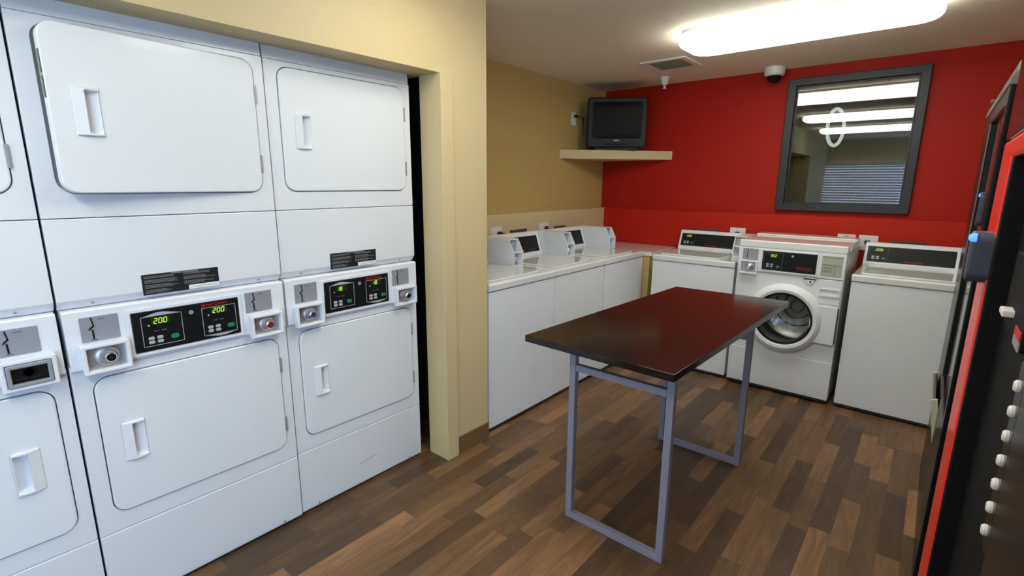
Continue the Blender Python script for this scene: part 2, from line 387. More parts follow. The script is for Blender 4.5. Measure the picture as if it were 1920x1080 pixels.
# ------------------------------------------------------------------ seven-segment digits
SEG = {'0': 'abcdef', '1': 'bc', '2': 'abged', '3': 'abgcd', '5': 'afgcd', '8': 'abcdefg', '7': 'abc'}
def digits(s, x, z, h, y):
    b = nb(); w = h*.52; th = h*.15
    for ch in s:
        P = {'a': ((0, h), (w, h)), 'b': ((w, h), (w, h/2)), 'c': ((w, h/2), (w, 0)), 'd': ((0, 0), (w, 0)), 'e': ((0, 0), (0, h/2)), 'f': ((0, h/2), (0, h)), 'g': ((0, h/2), (w, h/2))}
        for k in SEG[ch]:
            (a, c), (d, e) = P[k]; L = math.hypot(d-a, e-c); ux, uz = (d-a)/L*th*.75, (e-c)/L*th*.75
            q = [(a+ux, c+uz), (d-ux, e-uz)]
            strip(b, [(x+p+.14*r, z+r) for p, r in q], th, y, y+.0006)
        x += w+h*.32
    return b
def outline(par, u0, v0, u1, v1, peak=None):
    pts = rect(u0, v0, u1, v1); b = nb(); strip(b, pts+[pts[0]], .0016, -.0018, -.0008)
    if peak == 'top': extr(b, [(u0, v1), (u1, v1), ((u0+u1)/2+.006, v1+.011), ((u0+u1)/2-.014, v1+.011)], 'y', -.0018, -.0008)
    if peak == 'bottom': extr(b, [(u0, v0), (u1, v0), ((u0+u1)/2+.014, v0-.009), ((u0+u1)/2-.006, v0-.009)], 'y', -.0018, -.0008)
    obj('panel_outline', b, 'silver', par)
def keypad(par, x, z, s=1.0):
    for i in range(2):
        for j in range(2):
            b = extr(nb(), rr(x+i*.0262*s, z+j*.0145*s, x+(i*.0262+.0185)*s, z+(j*.0145+.0115)*s, .0045*s, 4), 'y', -.004, -.0005, .0008)
            o = obj('keypad_button', b, 'silver', par)
def readout(par, x0, z0, x1, z1, s):
    obj('readout_window', box(nb(), x0, -.0016, z0, x1, -.0005, z1), 'lcd', par)
    h = (z1-z0)*.70
    obj('digital_readout', digits(s, x0+(x1-x0)*.12, z0+(z1-z0)*.17, h, -.0026), 'green', par, label='lit green digits reading '+s)
def dryer_display(par, t1, t2):
    w, h = .330, .136
    p = obj('display_panel', box(nb(), 0, -.003, 0, w, 0, h, .0008), 'blackpanel', par, loc=(.170, -.0155, .912))
    for k in (p,):
        b = box(nb(), 0, -.0035, 0, 0, 0, 0); b.free()
    q = []
    def shift(b): return b
    outline(p, .024, .016, .142, .118, 'top'); outline(p, .206, .014, .318, .116, 'bottom')
    for x in (.024, .206):
        readout(p, x+.028, .088 if x < .1 else .090, x+.084, .112 if x < .1 else .114, t1 if x < .1 else t2)
        keypad(p, x+.014, .024, .95)
        obj('start_button', extr(nb(), rr(x+.079, .030, x+.104, .046, .0075, 5), 'y', -.0045, -.0005, .001), 'greenbtn', p)
        obj('indicator_light', cyl(nb(), (x+.020, -.003, .088), 'y', .0028, -.001, .003, 10), 'silver', p)
        b = nb(); strip(b, [(x+.034, .066), (x+.048, .066)], .0022, -.0018, -.0008); strip(b, [(x+.056, .066), (x+.068, .066)], .0026, -.0018, -.0008)
        obj('small_print', b, 'dim_print', p)
    obj('round_emblem', cyl(nb(), (.172, 0, .110), 'y', .0075, -.0045, -.0005, 20), 'plate', p)
    obj('brand_lettering', move(text_mesh('Speed Queen', .0158, .25), (.247, -.0038, .1275)), 'red_print', p)
    for c in p.children:      # prints lie on the film's face, 3 mm proud of the panel's back
        c.location.y = -.003
    return p

# ------------------------------------------------------------------ stacked dryers
WD = .683
def handle_bm(mirror=False):
    # moulded pull: raised lip on one side, scooped pocket falling away from it
    W_, H_ = .066, .138; nx, nz = 30, 34; t = nb(); V = []
    def h(u, v):
        if mirror: u = 1-u
        if u < .02 or u > .985 or v < .015 or v > .985: return .0
        e = min(v, 1-v)
        if u < .44: return .003+.009*(u/.44)
        k = min(1, max(0, (e-.055)/.05)); k = k*k*(3-2*k)
        w = min(1, (u-.44)/.04); q = min(1, max(0, (u-.48)/.47))
        inner = -.017*w*(1-q**1.6)+.004*q**3*w+.012*(1-w)
        return inner*k+(.0125-.004*q)*(1-k)
    for i in range(nx+1):
        V.append([t.verts.new((W_*i/nx, -h(i/nx, j/nz), H_*j/nz)) for j in range(nz+1)])
    for i in range(nx):
        for j in range(nz): t.faces.new((V[i][j], V[i+1][j], V[i+1][j+1], V[i][j+1]))
    ge = bmesh.ops.extrude_face_region(t, geom=t.faces[:])
    for v in [g for g in ge['geom'] if isinstance(g, bmesh.types.BMVert)]: v.co.y = .021
    bmesh.ops.recalc_face_normals(t, faces=t.faces)
    return t
def dryer_door(par, x0, z0, x1, z1, hx, hz, mirror=False, ajar=0, latch=False):
    # local origin on the hinge line so the door can swing
    hinge = x0 if mirror else x1
    r = .042
    sh = lambda pts: [(a-hinge, c) for a, c in pts]
    d = obj('door', holed(nb(), sh(rr(x0, z0, x1, z1, r, 8)), [sh(rect(hx+.002, hz+.002, hx+.064, hz+.136))], 'y', -.004, .0275), 'enamel_door', par, loc=(hinge, -.002, 0), rot=(0, 0, ajar), bevel=.0035)
    obj('handle', handle_bm(mirror), 'enamel', d, loc=(hx-hinge, -.0035, hz))
    for zz in ((z0+.07, z0+.135), (z1-.15, z1-.085)):
        s = 1 if mirror else -1
        obj('hinge', box(nb(), -.003 if not mirror else -.006, -.006, zz[0], .006 if not mirror else .003, .004, zz[1], .0015), 'plate', d)
    if latch:
        e = (x1 if mirror else x0)-hinge
        b = box(nb(), e-.0012, .001, z1-.205, e+.004, .017, z1-.078, .0008); obj('latch_slot', b, 'black', d, label='dark latch slot in the door edge')
        obj('latch_tag', box(nb(), e-.002, .001, z1-.148, e+.003, .018, z1-.140), 'yellow', d)
    return d
def lock_pod(par, x0, x1, z0, z1, kind):
    f = .012
    b = holed(nb(), rr(x0-f, z0-f, x1+f, z1+f, .004, 3), [rect(x0, z0, x1, z1)], 'y', -.040, -.012)
    p = obj('lock_pod', b, 'plastic', par, bevel=.003)
    if kind == 'empty':
        obj('lock_back_plate', box(nb(), x0-.002, -.016, z0-.002, x1+.002, -.011, z1+.002), 'black', p)
        b = holed(nb(), rect(x0+.001, z0+.001, x1-.001, z1-.001), [rect(x0+.011, z0+.010, x1-.010, z1-.012)], 'y', -.044, -.028); obj('lock_opening_rim', b, 'plate', p, bevel=.002)
        obj('coin_cup', lathe(nb(), ((x0+x1)/2, -.016, (z0+z1)/2), 'y', [(.016, 0), (.016, -.004), (.012, -.004), (.012, 0)], 20), 'vmatte', p)
        return
    obj('lock_back_plate', box(nb(), x0-.002, -.018, z0-.002, x1+.002, -.011, z1+.002), 'steel', p)
    cx, cz = (x0+x1)/2+.002, (z0+z1)/2+.002
    big = kind in ('dark', 'steel')
    R = .031 if big else .027
    obj('lock_collar', lathe(nb(), (cx, -.018, cz), 'y', [(R, 0), (R, -.006), (R-.004, -.009), (R-.010, -.010), (.016, -.018)], 32), 'steel', p)
    obj('lock_cylinder', lathe(nb(), (cx+.006, -.034, cz-.003), 'y', [(.015, .016), (.015, -.006), (.0125, -.009), (.0115, -.006)], 28), 'chrome', p)
    core = {'dark': 'vmatte', 'red': 'redrose', 'blue': 'bluecore', 'green': 'vmatte', 'steel': 'steel'}[kind]
    obj('lock_core', lathe(nb(), (cx+.006, -.038, cz-.003), 'y', [(.0112, .004), (.0112, -.003), (.006, -.0035), (.003, 0)], 20), core, p)
    for sx, sz in ((x0+.008, z0+.009), (x1-.008, z0+.009), (x1-.009, z1-.008), (x0+.009, z1-.008)):
        obj('screw', lathe(nb(), (sx, -.018, sz), 'y', [(.0032, 0), (.0028, -.002), (.0, -.0028)], 10), 'chrome', p)
def coin_plate(par, x0, x1, z0, z1, y=-.0125, slot=True, ry=None):
    p = obj('coin_plate', extr(nb(), rr(x0, z0, x1, z1, .003, 3), 'y', y-.002, y+.001, .0006), 'plate', par)
    if slot:
        cx = x0+(x1-x0)*.30; h = z1-z0; b = nb()
        strip(b, [(cx, z1-h*.06), (cx+.004, z1-h*.36)], .0035, y-.0032, y-.0018)
        strip(b, [(cx+.003, z1-h*.38), (cx-.006, z1-h*.48)], .0045, y-.0032, y-.0018)
        strip(b, [(cx, z1-h*.54), (cx+.001, z1-h*.86)], .0045, y-.0032, y-.0018)
        obj('coin_slot', b, 'black', p)
        b = nb(); strip(b, [(cx-.0055, z1-h*.42), (cx-.009, z1-h*.50)], .003, y-.004, y-.0018); obj('slot_bezel', b, 'chrome', p)
        b = nb(); strip(b, [(cx-.005, z1-h*.92), (cx+.008, z1-h*.92)], .0022, y-.0034, y-.0018); obj('slot_bezel', b, 'chrome', p)
        b = nb(); strip(b, [(x0+(x1-x0)*.48, z1-h*.13), (x0+(x1-x0)*.64, z1-h*.13)], .0022, y-.0030, y-.0018)
        obj('coin_symbol', b, 'dim_print', p)
    return p
def stacked_dryer(label, x, y0, t1, t2, locks, ajar=0, mirror_low=False, shortlab=True, scratch=False, coinshift=0):
    t = thing('stacked_dryer', label, 'dryer', (x, y0, 0), PI/2, 'stacked dryers in the niche')
    W = WD-.003
    b = box(nb(), .002, .03, .02, W-.001, .60, 1.985, .006)
    for lo, hi in ((.372, .852), (1.438, 1.906)):        # drum mouths hidden behind doors are part of the body shading
        pass
    obj('cabinet', b, 'enamel', t)
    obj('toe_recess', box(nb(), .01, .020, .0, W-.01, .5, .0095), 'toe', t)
    # bottom kick panel with curved-in lip
    b = extr(nb(), [(0.03, .010), (.012, .010), (.004, .014), (.0, .025), (.0, .298), (.003, .3025), (.03, .3025)], 'x', 0, W)
    k = obj('kick_panel', b, 'enamel', t, bevel=.0015)
    for sx in (.08, W-.08): obj('screw', lathe(nb(), (sx, .001, .027), 'y', [(.004, .004), (.004, -.002), (0, -.003)], 10), 'gasket', k)
    if scratch:
        b = nb(); strip(b, [(.30, .118), (.385, .131)], .0022, -.0006, .0002); obj('scuff_mark', b, 'plate', k)
    # lower front with door opening
    DX0, DX1 = .050, .641
    def front(name, z0, z1, dz0, dz1):
        g = .003
        f = obj(name, holed(nb(), rect(0, z0, W, z1), [rr(DX0-g, dz0-g, DX1+g, dz1+g, .0455, 8)], 'y', 0, .03), 'enamel', t, bevel=.0015)
        obj('door_gasket', holed(nb(), rr(DX0-.012, dz0-.012, DX1+.012, dz1+.012, .05, 8), [rr(DX0-.0005, dz0-.0005, DX1+.0005, dz1+.0005, .042, 8)], 'y', .022, .0292), 'gasket', f)
        return f
    front('lower_front', .3045, .905, .370, .852)
    front('upper_front', 1.3645, 1.927, 1.438, 1.906)
    dryer_door(t, DX0, .370, DX1, .852, .522 if mirror_low else .100, .545, mirror_low)
    dryer_door(t, DX0, 1.438, DX1, 1.906, .102, 1.602, False, ajar, ajar != 0)
    # middle service panel with inward-curving lower lip
    b = extr(nb(), [(.03, 1.362), (.002, 1.362), (0, 1.358), (0, 1.116), (.003, 1.110), (.020, 1.088), (.03, 1.084)], 'x', 0, W)
    mp = obj('service_panel', b, 'enamel', t, bevel=.0015)
    for sx in (.085, W-.085): obj('screw', lathe(nb(), (sx, .010, 1.099), 'y', [(.004, .004), (.004, -.003), (0, -.004)], 10), 'plate', mp)
    lb = obj('warning_label', box(nb(), .217, -.0012, 1.100, .451, .0003, 1.169), 'label', t, label='black rectangular warning label')
    b = nb()
    rnd = random.Random(5)
    for col, (a, c) in enumerate(((.225, .322), (.340, .443))):
        zz = 1.161; k = 0
        while zz > (1.106 if col == 0 else 1.122):
            L = rnd.uniform(.55, 1.0); 
            if k % 4 != 2: strip(b, [(a, zz), (a+(c-a)*L, zz)], .0021, -.0018, -.0010)
            zz -= .0042; k += 1
    strip(b, [(.305, 1.1655), (.385, 1.1655)], .0045, -.0018, -.0010)
    obj('label_text', b, 'labeltext', lb)
    obj('white_sticker', box(nb(), .352, -.0022, 1.101, .451, -.001, 1.1165), 'paper', lb)
    b = nb()
    for q in range(9): strip(b, [(.372+q*.008, 1.106+rnd.uniform(0, .004)), (.377+q*.008, 1.106+rnd.uniform(0, .004))], .0012, -.0028, -.002)
    obj('sticker_print', b, 'labeltext', lb)
    # top cap, set back a touch
    b = extr(nb(), [(.05, 1.929), (.004, 1.929), (.004, 1.95), (.012, 1.985), (.05, 1.988)], 'x', .001, W-.001); obj('top_cap', b, 'enamel', t, bevel=.0015)
    # control fascia
    b = extr(nb(), [(.03, .890), (-.008, .890), (-.012, .895), (-.012, 1.078), (-.006, 1.0835), (.03, 1.0835)], 'x', .003, W-.003)
    fa = obj('control_panel', b, 'plastic', t, bevel=.0015)
    b = holed(nb(), rr(.158, .900, .512, 1.060, .004, 3), [rr(.168, .910, .502, 1.050, .002, 2)], 'y', -.0165, -.011); obj('display_bezel', b, 'plastic', fa)
    dryer_display(t, t1, t2)
    c = coinshift
    coin_plate(t, .040, .137, .979, 1.059); coin_plate(t, .528+c, .627+c, .979, 1.058)
    lock_pod(t, .042, .142, .890, .962, locks[0]); lock_pod(t, .545+c*.4, .645+c*.4, .890, .958, locks[1])
    return t
stacked_dryer('white stacked dryer pair cut by the left edge of the photo, its coin box empty', -1.990, -.4555, '200', '200', ('steel', 'empty'), mirror_low=True, coinshift=.006)
stacked_dryer('white stacked dryer pair whose upper door stands slightly ajar, displays reading 200', -1.986, .2306, '200', '200', ('dark', 'red'), ajar=math.radians(5.2))
stacked_dryer('white stacked dryer pair beside the niche jamb, both doors shut, scuffed kick panel', -1.995, .9176, '18', '18', ('blue', 'green'), scratch=True)

# ------------------------------------------------------------------ top-loading washers
WT = .65
def washer_display(par, x0, w, text):
    # slanted black glass, local z runs up the slope
    h = .126; ang = math.atan2(.047, .134)
    p = obj('display_panel', box(nb(), 0, -.003, 0, w, 0, h, .0008), 'blackpanel', par, loc=(x0, .5145, .949), rot=(-ang, 0, 0))
    b = nb(); strip(b, [(.008, .008), (.008, h-.006), (.118, h-.006), (.118, .008), (.008, .008)], .0016, -.0018, -.0008); obj('panel_outline', b, 'dim_print', p)
    readout(p, .040, .088, .092, .112, text)
    keypad(p, .026, .022, 1.0)
    obj('start_button', extr(nb(), rr(.084, .024, .108, .038, .007, 5), 'y', -.0045, -.0005, .001), 'greenbtn', p)
    obj('brand_lettering', move(text_mesh('Speed Queen', .0185, .25), (.262, -.0008, .016)), 'red_print', p)
    b = nb(); strip(b, [(.345, .010), (.42, .010)], .0016, -.0018, -.0008); obj('small_print', b, 'dim_print', p)
    for c in p.children: c.location.y = -.003
def washer(label, loc, rot, text, group='top-loading washers'):
    t = thing('top_load_washer', label, 'washer', loc, rot, group)
    W = WT-.003
    obj('cabinet', box(nb(), .002, .003, .028, W-.002, .600, .866, .004), 'enamel', t)
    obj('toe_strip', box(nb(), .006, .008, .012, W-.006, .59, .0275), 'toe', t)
    for fx in (.05, W-.05):
        obj('leveling_foot', lathe(nb(), (fx, .05, 0), 'z', [(.018, 0), (.018, .006), (.008, .008), (.008, .02)], 16), 'toe', t)
    b = extr(nb(), [(-.004, .871), (-.005, .905), (.004, .914), (.605, .914), (.605, .869), (.0, .869)], 'x', 0, W)
    obj('top_deck', b, 'deck', t, bevel=.004)
    obj('lid', extr(nb(), rr(.045, .035, .520, .440, .02, 5), 'z', .9142, .9255, .004, 3), 'deck', t)
    b = extr(nb(), [(.505, .9145), (.505, .940), (.513, .946), (.560, 1.080), (.564, 1.0955), (.570, 1.1000), (.600, 1.1000), (.600, .9145)], 'x', .004, W-.112)
    obj('control_console', b, 'enamel', t, bevel=.0025)
    # thin frame round the glass
    h0 = math.atan2(.047, .134)
    b = holed(nb(), rect(-.014, -.010, .496, .140), [rect(.0, -.001, .482, .128)], 'y', -.006, .002)
    fr = obj('display_frame', b, 'plastic', t, loc=(.022, .5145, .948), rot=(-h0, 0, 0), bevel=.002)
    washer_display(t, .023, .480, text)
    obj('console_screw', lathe(nb(), (.33, .580, 1.1002), 'z', [(.005, 0), (.005, .002), (0, .003)], 12), 'black', t)
    # coin module at the right-hand end, standing forward of the console
    x0, x1 = W-.108, W-.006
    prof = [(.270, .9145), (.270, 1.014), (.316, 1.1005), (.602, 1.1005), (.602, .9145)]
    b = extr(nb(), prof, 'x', x0, x0+.006); extr(b, prof, 'x', x1-.006, x1)
    box(b, x0+.0058, .316, 1.0935, x1-.0058, .601, 1.1003); box(b, x0+.0058, .274, 1.008, x1-.0058, .345, 1.016); box(b, x0+.0058, .272, .9148, x1-.0058, .345, .9215)
    box(b, x0+.0058, .345, .9148, x1-.0058, .600, 1.0933)
    cm = obj('coin_module', b, 'enamel', t, bevel=.0015)
    obj('coin_plate', box(nb(), x0+.009, .330, 1.018, x1-.009, .3445, 1.092, .001), 'plate', t)
    b = nb(); strip(b, [((x0+x1)/2-.012, 1.080), ((x0+x1)/2-.010, 1.055)], .004, .3288, .3302); strip(b, [((x0+x1)/2-.012, 1.047), ((x0+x1)/2-.012, 1.026)], .005, .3288, .3302); obj('coin_slot', b, 'black', t)
    lp = obj('lock_back_plate', box(nb(), x0+.007, .316, .923, x1-.007, .3447, 1.007, .001), 'steel', t)
    cx, cz = (x0+x1)/2, .964
    obj('lock_collar', lathe(nb(), (cx, .316, cz), 'y', [(.031, 0), (.030, -.006), (.022, -.010), (.015, -.016)], 28), 'steel', lp)
    obj('lock_cylinder', lathe(nb(), (cx, .300, cz), 'y', [(.014, .002), (.014, -.006), (.011, -.009), (.010, -.004), (0, -.004)], 24), 'chrome', lp)
    return t
def lower_console(t, k):        # the two machines at the red wall carry a slightly lower console
    for o in t.children:
        n = o.name.split('.')[0]
        if n in ('control_console', 'console_screw', 'coin_module', 'coin_plate', 'coin_slot', 'lock_back_plate'):
            for m in [o]+list(o.children):
                for v in m.data.vertices:
                    if v.co.z > .9145: v.co.z = .9145+(v.co.z-.9145)*k
        elif n in ('display_panel', 'display_frame'):
            o.location.z = .9145+(o.location.z-.9145)*k; o.scale = (1, 1, k)
wd = washer('white top-load washer beside the partition, first of the row along the tan wall', (-1.870, 2.018, 0), PI/2, '200')
def copy_tree(o, parent=None):
    c = o.copy(); C.objects.link(c); c.parent = parent
    for ch in list(o.children): copy_tree(ch, c)
    return c
for lab, loc, rot in (
    ('white top-load washer between its two neighbours in the row along the tan wall', (-1.872, 2.668, 0), PI/2),
    ('white top-load washer next to the corner counter, farthest of the row along the tan wall', (-1.870, 3.318, 0), PI/2)):
    c = copy_tree(wd); c.location = loc; c.rotation_euler = (0, 0, rot); c['label'] = lab
wd = washer('white top-load washer against the red wall left of the front-loader, partly behind the table', (-1.730, 3.837, 0), 0, '200')
lower_console(wd, .87)
c = copy_tree(wd); c.location = (-.363, 3.827, 0); c['label'] = 'white top-load washer against the red wall right of the front-loader, under the interior window'

# ------------------------------------------------------------------ front-loading washer
t = thing('front_load_washer', 'white front-load washer with a round glass door, between two top-loaders', 'washer', (-1.058, 3.807, 0))
W = .661; ZF = 1.090
DCX, DCZ, DR = .337, .562, .236
b = holed(nb(), rect(0, .034, W, .866), [circ(DCX, DCZ, .205, 48)], 'y', .0, .02)
obj('front_panel', b, 'enamel', t, bevel=.003)
b = nb(); box(b, 0, .02, .034, .012, .61, ZF-.05); box(b, W-.012, .02, .034, W, .61, ZF-.05); box(b, .012, .58, .034, W-.012, .61, ZF-.05); box(b, .012, .02, .034, W-.012, .58, .05)
obj('cabinet', b, 'enamel', t)
b = box(nb(), -.001, -.001, 1.040, W+.001, .615, ZF, .008, 3); obj('top_panel', b, 'deck', t)
obj('rear_trim', box(nb(), .0, .44, ZF, W, .612, ZF+.012, .003), 'deck', t)
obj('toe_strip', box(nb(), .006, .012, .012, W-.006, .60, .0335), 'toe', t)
for fx in (.05, W-.05): obj('leveling_foot', lathe(nb(), (fx, .05, 0), 'z', [(.018, 0), (.018, .006), (.008, .008), (.008, .02)], 16), 'toe', t)
sk = obj('service_panel', box(nb(), .001, -.004, .036, W-.001, .001, .298, .002), 'enamel', t)
for fx in (.09, .53): obj('screw', lathe(nb(), (fx, -.004, .046), 'y', [(.004, 0), (.004, -.002), (0, -.003)], 10), 'gasket', sk)
cp = obj('control_panel', box(nb(), .002, -.008, .870, W-.002, .02, 1.0385, .003), 'plastic', t)
b = holed(nb(), rect(.155, .880, .505, 1.030), [rect(.164, .888, .497, 1.023)], 'y', -.012, -.007); obj('display_bezel', b, 'plastic', cp, bevel=.0015)
p = obj('display_panel', box(nb(), 0, -.003, 0, .333, 0, .133, .0008), 'blackpanel', t, loc=(.164, -.0082, .889))
b = nb(); strip(b, [(.008, .008), (.008, .124), (.128, .124), (.128, .008), (.008, .008)], .002, -.0018, -.0008); obj('panel_outline', b, 'dim_print', p)
readout(p, .046, .092, .096, .115, '302'); keypad(p, .028, .022, 1.0)
obj('start_button', extr(nb(), rr(.090, .022, .114, .038, .0075, 5), 'y', -.0045, -.0005, .001), 'greenbtn', p)
obj('round_emblem', cyl(nb(), (.188, 0, .110), 'y', .0075, -.0045, -.0005, 20), 'silver', p)
obj('brand_lettering', move(text_mesh('Speed Queen', .0178, .25), (.262, -.0008, .036)), 'red_print', p)
b = nb(); strip(b, [(.225, .022), (.31, .022)], .002, -.0018, -.0008); obj('small_print', b, 'dim_print', p)
for c in p.children: c.location.y = -.003
coin_plate(t, .032, .134, .948, 1.030, y=-.0085)
lock = None
b = holed(nb(), rr(.022, .850, .140, .944, .004, 3), [rect(.032, .861, .130, .938)], 'y', -.030, -.006); lk = obj('lock_pod', b, 'plastic', t, bevel=.002)
obj('lock_back_plate', box(nb(), .031, -.014, .860, .131, -.007, .939), 'steel', lk)
obj('lock_collar', lathe(nb(), (.084, -.014, .900), 'y', [(.031, 0), (.030, -.006), (.022, -.010), (.015, -.016)], 28), 'steel', lk)
obj('lock_cylinder', lathe(nb(), (.084, -.030, .900), 'y', [(.014, .002), (.014, -.006), (.011, -.009), (.010, -.004), (0, -.004)], 24), 'chrome', lk)
ic = obj('instruction_card', box(nb(), .524, -.0105, .888, .641, -.0075, 1.022, .001), 'info', t, label='pale instruction card under a clear window')
b = nb(); strip(b, [(.530, 1.014), (.636, 1.014)], .004, -.0116, -.0102); strip(b, [(.530, .962), (.636, .962)], .004, -.0116, -.0102)
for zz in (.945, .938, .925, .918): strip(b, [(.536, zz), (.585, zz)], .0025, -.0116, -.0102)
strip(b, [(.602, .958), (.602, .894)], .003, -.0116, -.0102)
obj('card_print', b, 'infoline', ic)
dd = obj('detergent_drawer', extr(nb(), rr(.522, .702, .655, .864, .006, 3), 'y', -.010, .001, .003), 'plastic', t)
b = holed(nb(), rr(.528, .752, .650, .808, .010, 4), [rr(.538, .764, .640, .797, .006, 4)], 'y', -.016, -.009); obj('drawer_handle', b, 'plastic', dd, bevel=.002)
bd = obj('lock_badge', extr(nb(), [(.430, .862), (.504, .862), (.500, .850), (.482, .822), (.452, .822), (.434, .850)], 'y', -.006, .001, .0015), 'plastic', t)
obj('badge_stripe', box(nb(), .432, -.0075, .852, .502, -.0055, .860), 'vmatte', bd); obj('key_hole', cyl(nb(), (.474, 0, .838), 'y', .006, -.008, -.0055, 14), 'vmatte', bd)
# door: domed ring, glass bowl, hinge block
dr = obj('door', lathe(nb(), (DCX, 0, DCZ), 'y', [(.180, -.002), (.181, -.030), (.188, -.044), (.206, -.048), (.224, -.040), (.238, -.022), (.244, -.001), (.180, -.002)], 64, cap=False), 'plastic', t)
obj('door_glass', lathe(nb(), (DCX, 0, DCZ), 'y', [(.181, -.030), (.165, -.030), (.150, -.012), (.135, .05), (.110, .085), (.06, .100), (0, .104)], 48, cap=False), 'bowl', dr)
obj('dark_door_seal', lathe(nb(), (DCX, 0, DCZ), 'y', [(.184, -.034), (.184, -.026), (.168, -.018), (.166, -.026), (.184, -.034)], 48, cap=False), 'vmatte', dr)
obj('hinge_cover', extr(nb(), rr(.500, .432, .652, .690, .008, 3), 'y', -.028, .0, .004), 'plastic', dr)
obj('door_pull', box(nb(), .6535, -.027, .445, .6575, -.002, .683, .001), 'darkbox', dr)
# rubber boot and drum
obj('rubber_boot', lathe(nb(), (DCX, 0, DCZ), 'y', [(.206, .002), (.196, .03), (.185, .06), (.175, .10), (.19, .12)], 48, cap=False), 'gasket', t)
dm = obj('drum', lathe(nb(), (DCX, 0, DCZ), 'y', [(.19, .11), (.245, .13), (.248, .42), (.20, .45), (.08, .455), (0, .45)], 48, cap=False), 'drum', t)
for k in range(3):
    a = math.radians(35+120*k); b = extr(nb(), [(-.035, .248), (.035, .248), (.012, .195), (-.012, .195)], 'y', .14, .42, .006)
    bmesh.ops.rotate(b, cent=(0, 0, 0), matrix=Matrix.Rotation(a, 3, 'Y'), verts=b.verts); move(b, (DCX, 0, DCZ)); obj('drum_baffle', b, 'drum', dm)
b = nb()
for r in (.16, .10, .05): lathe(b, (DCX, .452, DCZ), 'y', [(r, 0), (r-.004, -.008), (r-.012, 0)], 48, cap=False)
obj('drum_rib', b, 'drum', dm)

# ------------------------------------------------------------------ corner counter
t = thing('corner_counter', 'pale counter filling the corner between the two washer rows, on a tan base panel', 'counter', (-1.80, 3.97, 0))
obj('countertop', box(nb(), -.77, .006, .872, 0, .515, .906, .004), 'deck', t)
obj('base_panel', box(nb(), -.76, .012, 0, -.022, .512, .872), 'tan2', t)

# ------------------------------------------------------------------ folding table
TZ = .868
t = thing('work_table', 'black-brown folding table on two grey tubular frames in the middle of the floor', 'table', (0, 0, 0))
X0, X1, Y0, Y1 = -1.199, -.566, 1.520, 2.906
b = nb(); pts = [(-1.218, 1.531), (-.580, 1.512), (-.536, 2.930), (-1.146, 2.906)]
extr(b, pts, 'z', TZ-.028, TZ, .002)
obj('tabletop', b, 'tabletop', t)
def frame(y, xa, xb):
    s = .030; zt = TZ-.028
    f = nb()
    top = nb()
    box(f, xa, y, .0, xb, y+s, s, .003)                 # floor runner
    o1 = obj('floor_rail', f, 'leg', t)
    for xx in (xa, xb-s): obj('leg', box(nb(), xx, y+.0005, s, xx+s, y+s-.0005, zt-.0005, .003), 'leg', t)
    obj('crossbar', box(nb(), xa+s, y+.002, zt-.141, xb-s, y+s-.002, zt-.111, .003), 'leg', t)
    obj('top_rail', box(nb(), xa+s, y+.002, zt-.026, xb-s, y+s-.002, zt-.001, .003), 'toe', t)
frame(1.691, -1.103, -.643); frame(2.626, -1.078, -.622)
t.location = (-.87, 2.2, 0)
for c in t.children: c.location = (.87, -2.2, 0)

# ------------------------------------------------------------------ corner shelf and television
A_, B_ = (XL+.001, 3.79), (-1.928, D-.001)
b = extr(nb(), [(XL+.001, 3.79), (-1.928, D-.001), (XL+.001, D-.001)], 'z', 1.693, 1.770, .002)
sh = obj('corner_shelf', b, 'tan'); tag(sh, 'tan triangular shelf in the upper corner carrying the television', 'shelf')
tv = thing('television', 'small black tube television on the corner shelf, switched off', 'television', (-2.335, 4.225, 1.770), math.radians(34))
w2, h2 = .262, .455
b = extr(nb(), rr(-w2, .022, w2, h2, .022, 5), 'y', -.075, .03, .008, 3)
# tapered tube housing
q = nb(); fr_ = rr(-w2+.012, .032, w2-.012, h2-.012, .02, 4); bk = rr(-.15, .06, .15, .33, .03, 4)
lo = [q.verts.new((a, .03, c)) for a, c in fr_]; hi = [q.verts.new((a, .20, c)) for a, c in bk]
for i in range(len(lo)): q.faces.new((lo[i], lo[(i+1) % len(lo)], hi[(i+1) % len(lo)], hi[i]))
q.faces.new(hi); q.faces.new(lo[::-1]); bmesh.ops.recalc_face_normals(q, faces=q.faces); merge(b, q)
obj('housing', b, 'tvblack', tv)
b = holed(nb(), rr(-w2+.006, .030, w2-.006, h2-.008, .018, 5), [rr(-.212, .105, .212, h2-.045, .02, 5)], 'y', -.088, -.074)
obj('front_bezel', b, 'tvblack', tv, bevel=.004)
q = nb(); nx, nz = 16, 14; V = []
for i in range(nx+1):
    V.append([q.verts.new((-.214+.428*i/nx, -.082-.010*(1-(2*i/nx-1)**2)*(1-(2*j/nz-1)**2)**.5 if 0 < j < nz else -.080, .103+(h2-.148+.002)*j/nz)) for j in range(nz+1)])
for i in range(nx):
    for j in range(nz): q.faces.new((V[i][j], V[i+1][j], V[i+1][j+1], V[i][j+1]))
bmesh.ops.recalc_face_normals(q, faces=q.faces)
obj('screen', q, 'screen', tv)
obj('name_badge', box(nb(), -.024, -.0900, .080, .024, -.0875, .090, .001), 'silver', tv)
obj('base', box(nb(), -.19, -.06, 0, .19, .12, .024, .004), 'tvblack', tv)
b = nb(); strip(b, [(-.10, .052), (.10, .052)], .010, -.0895, -.0875); obj('button_flap', b, 'vmatte', tv)

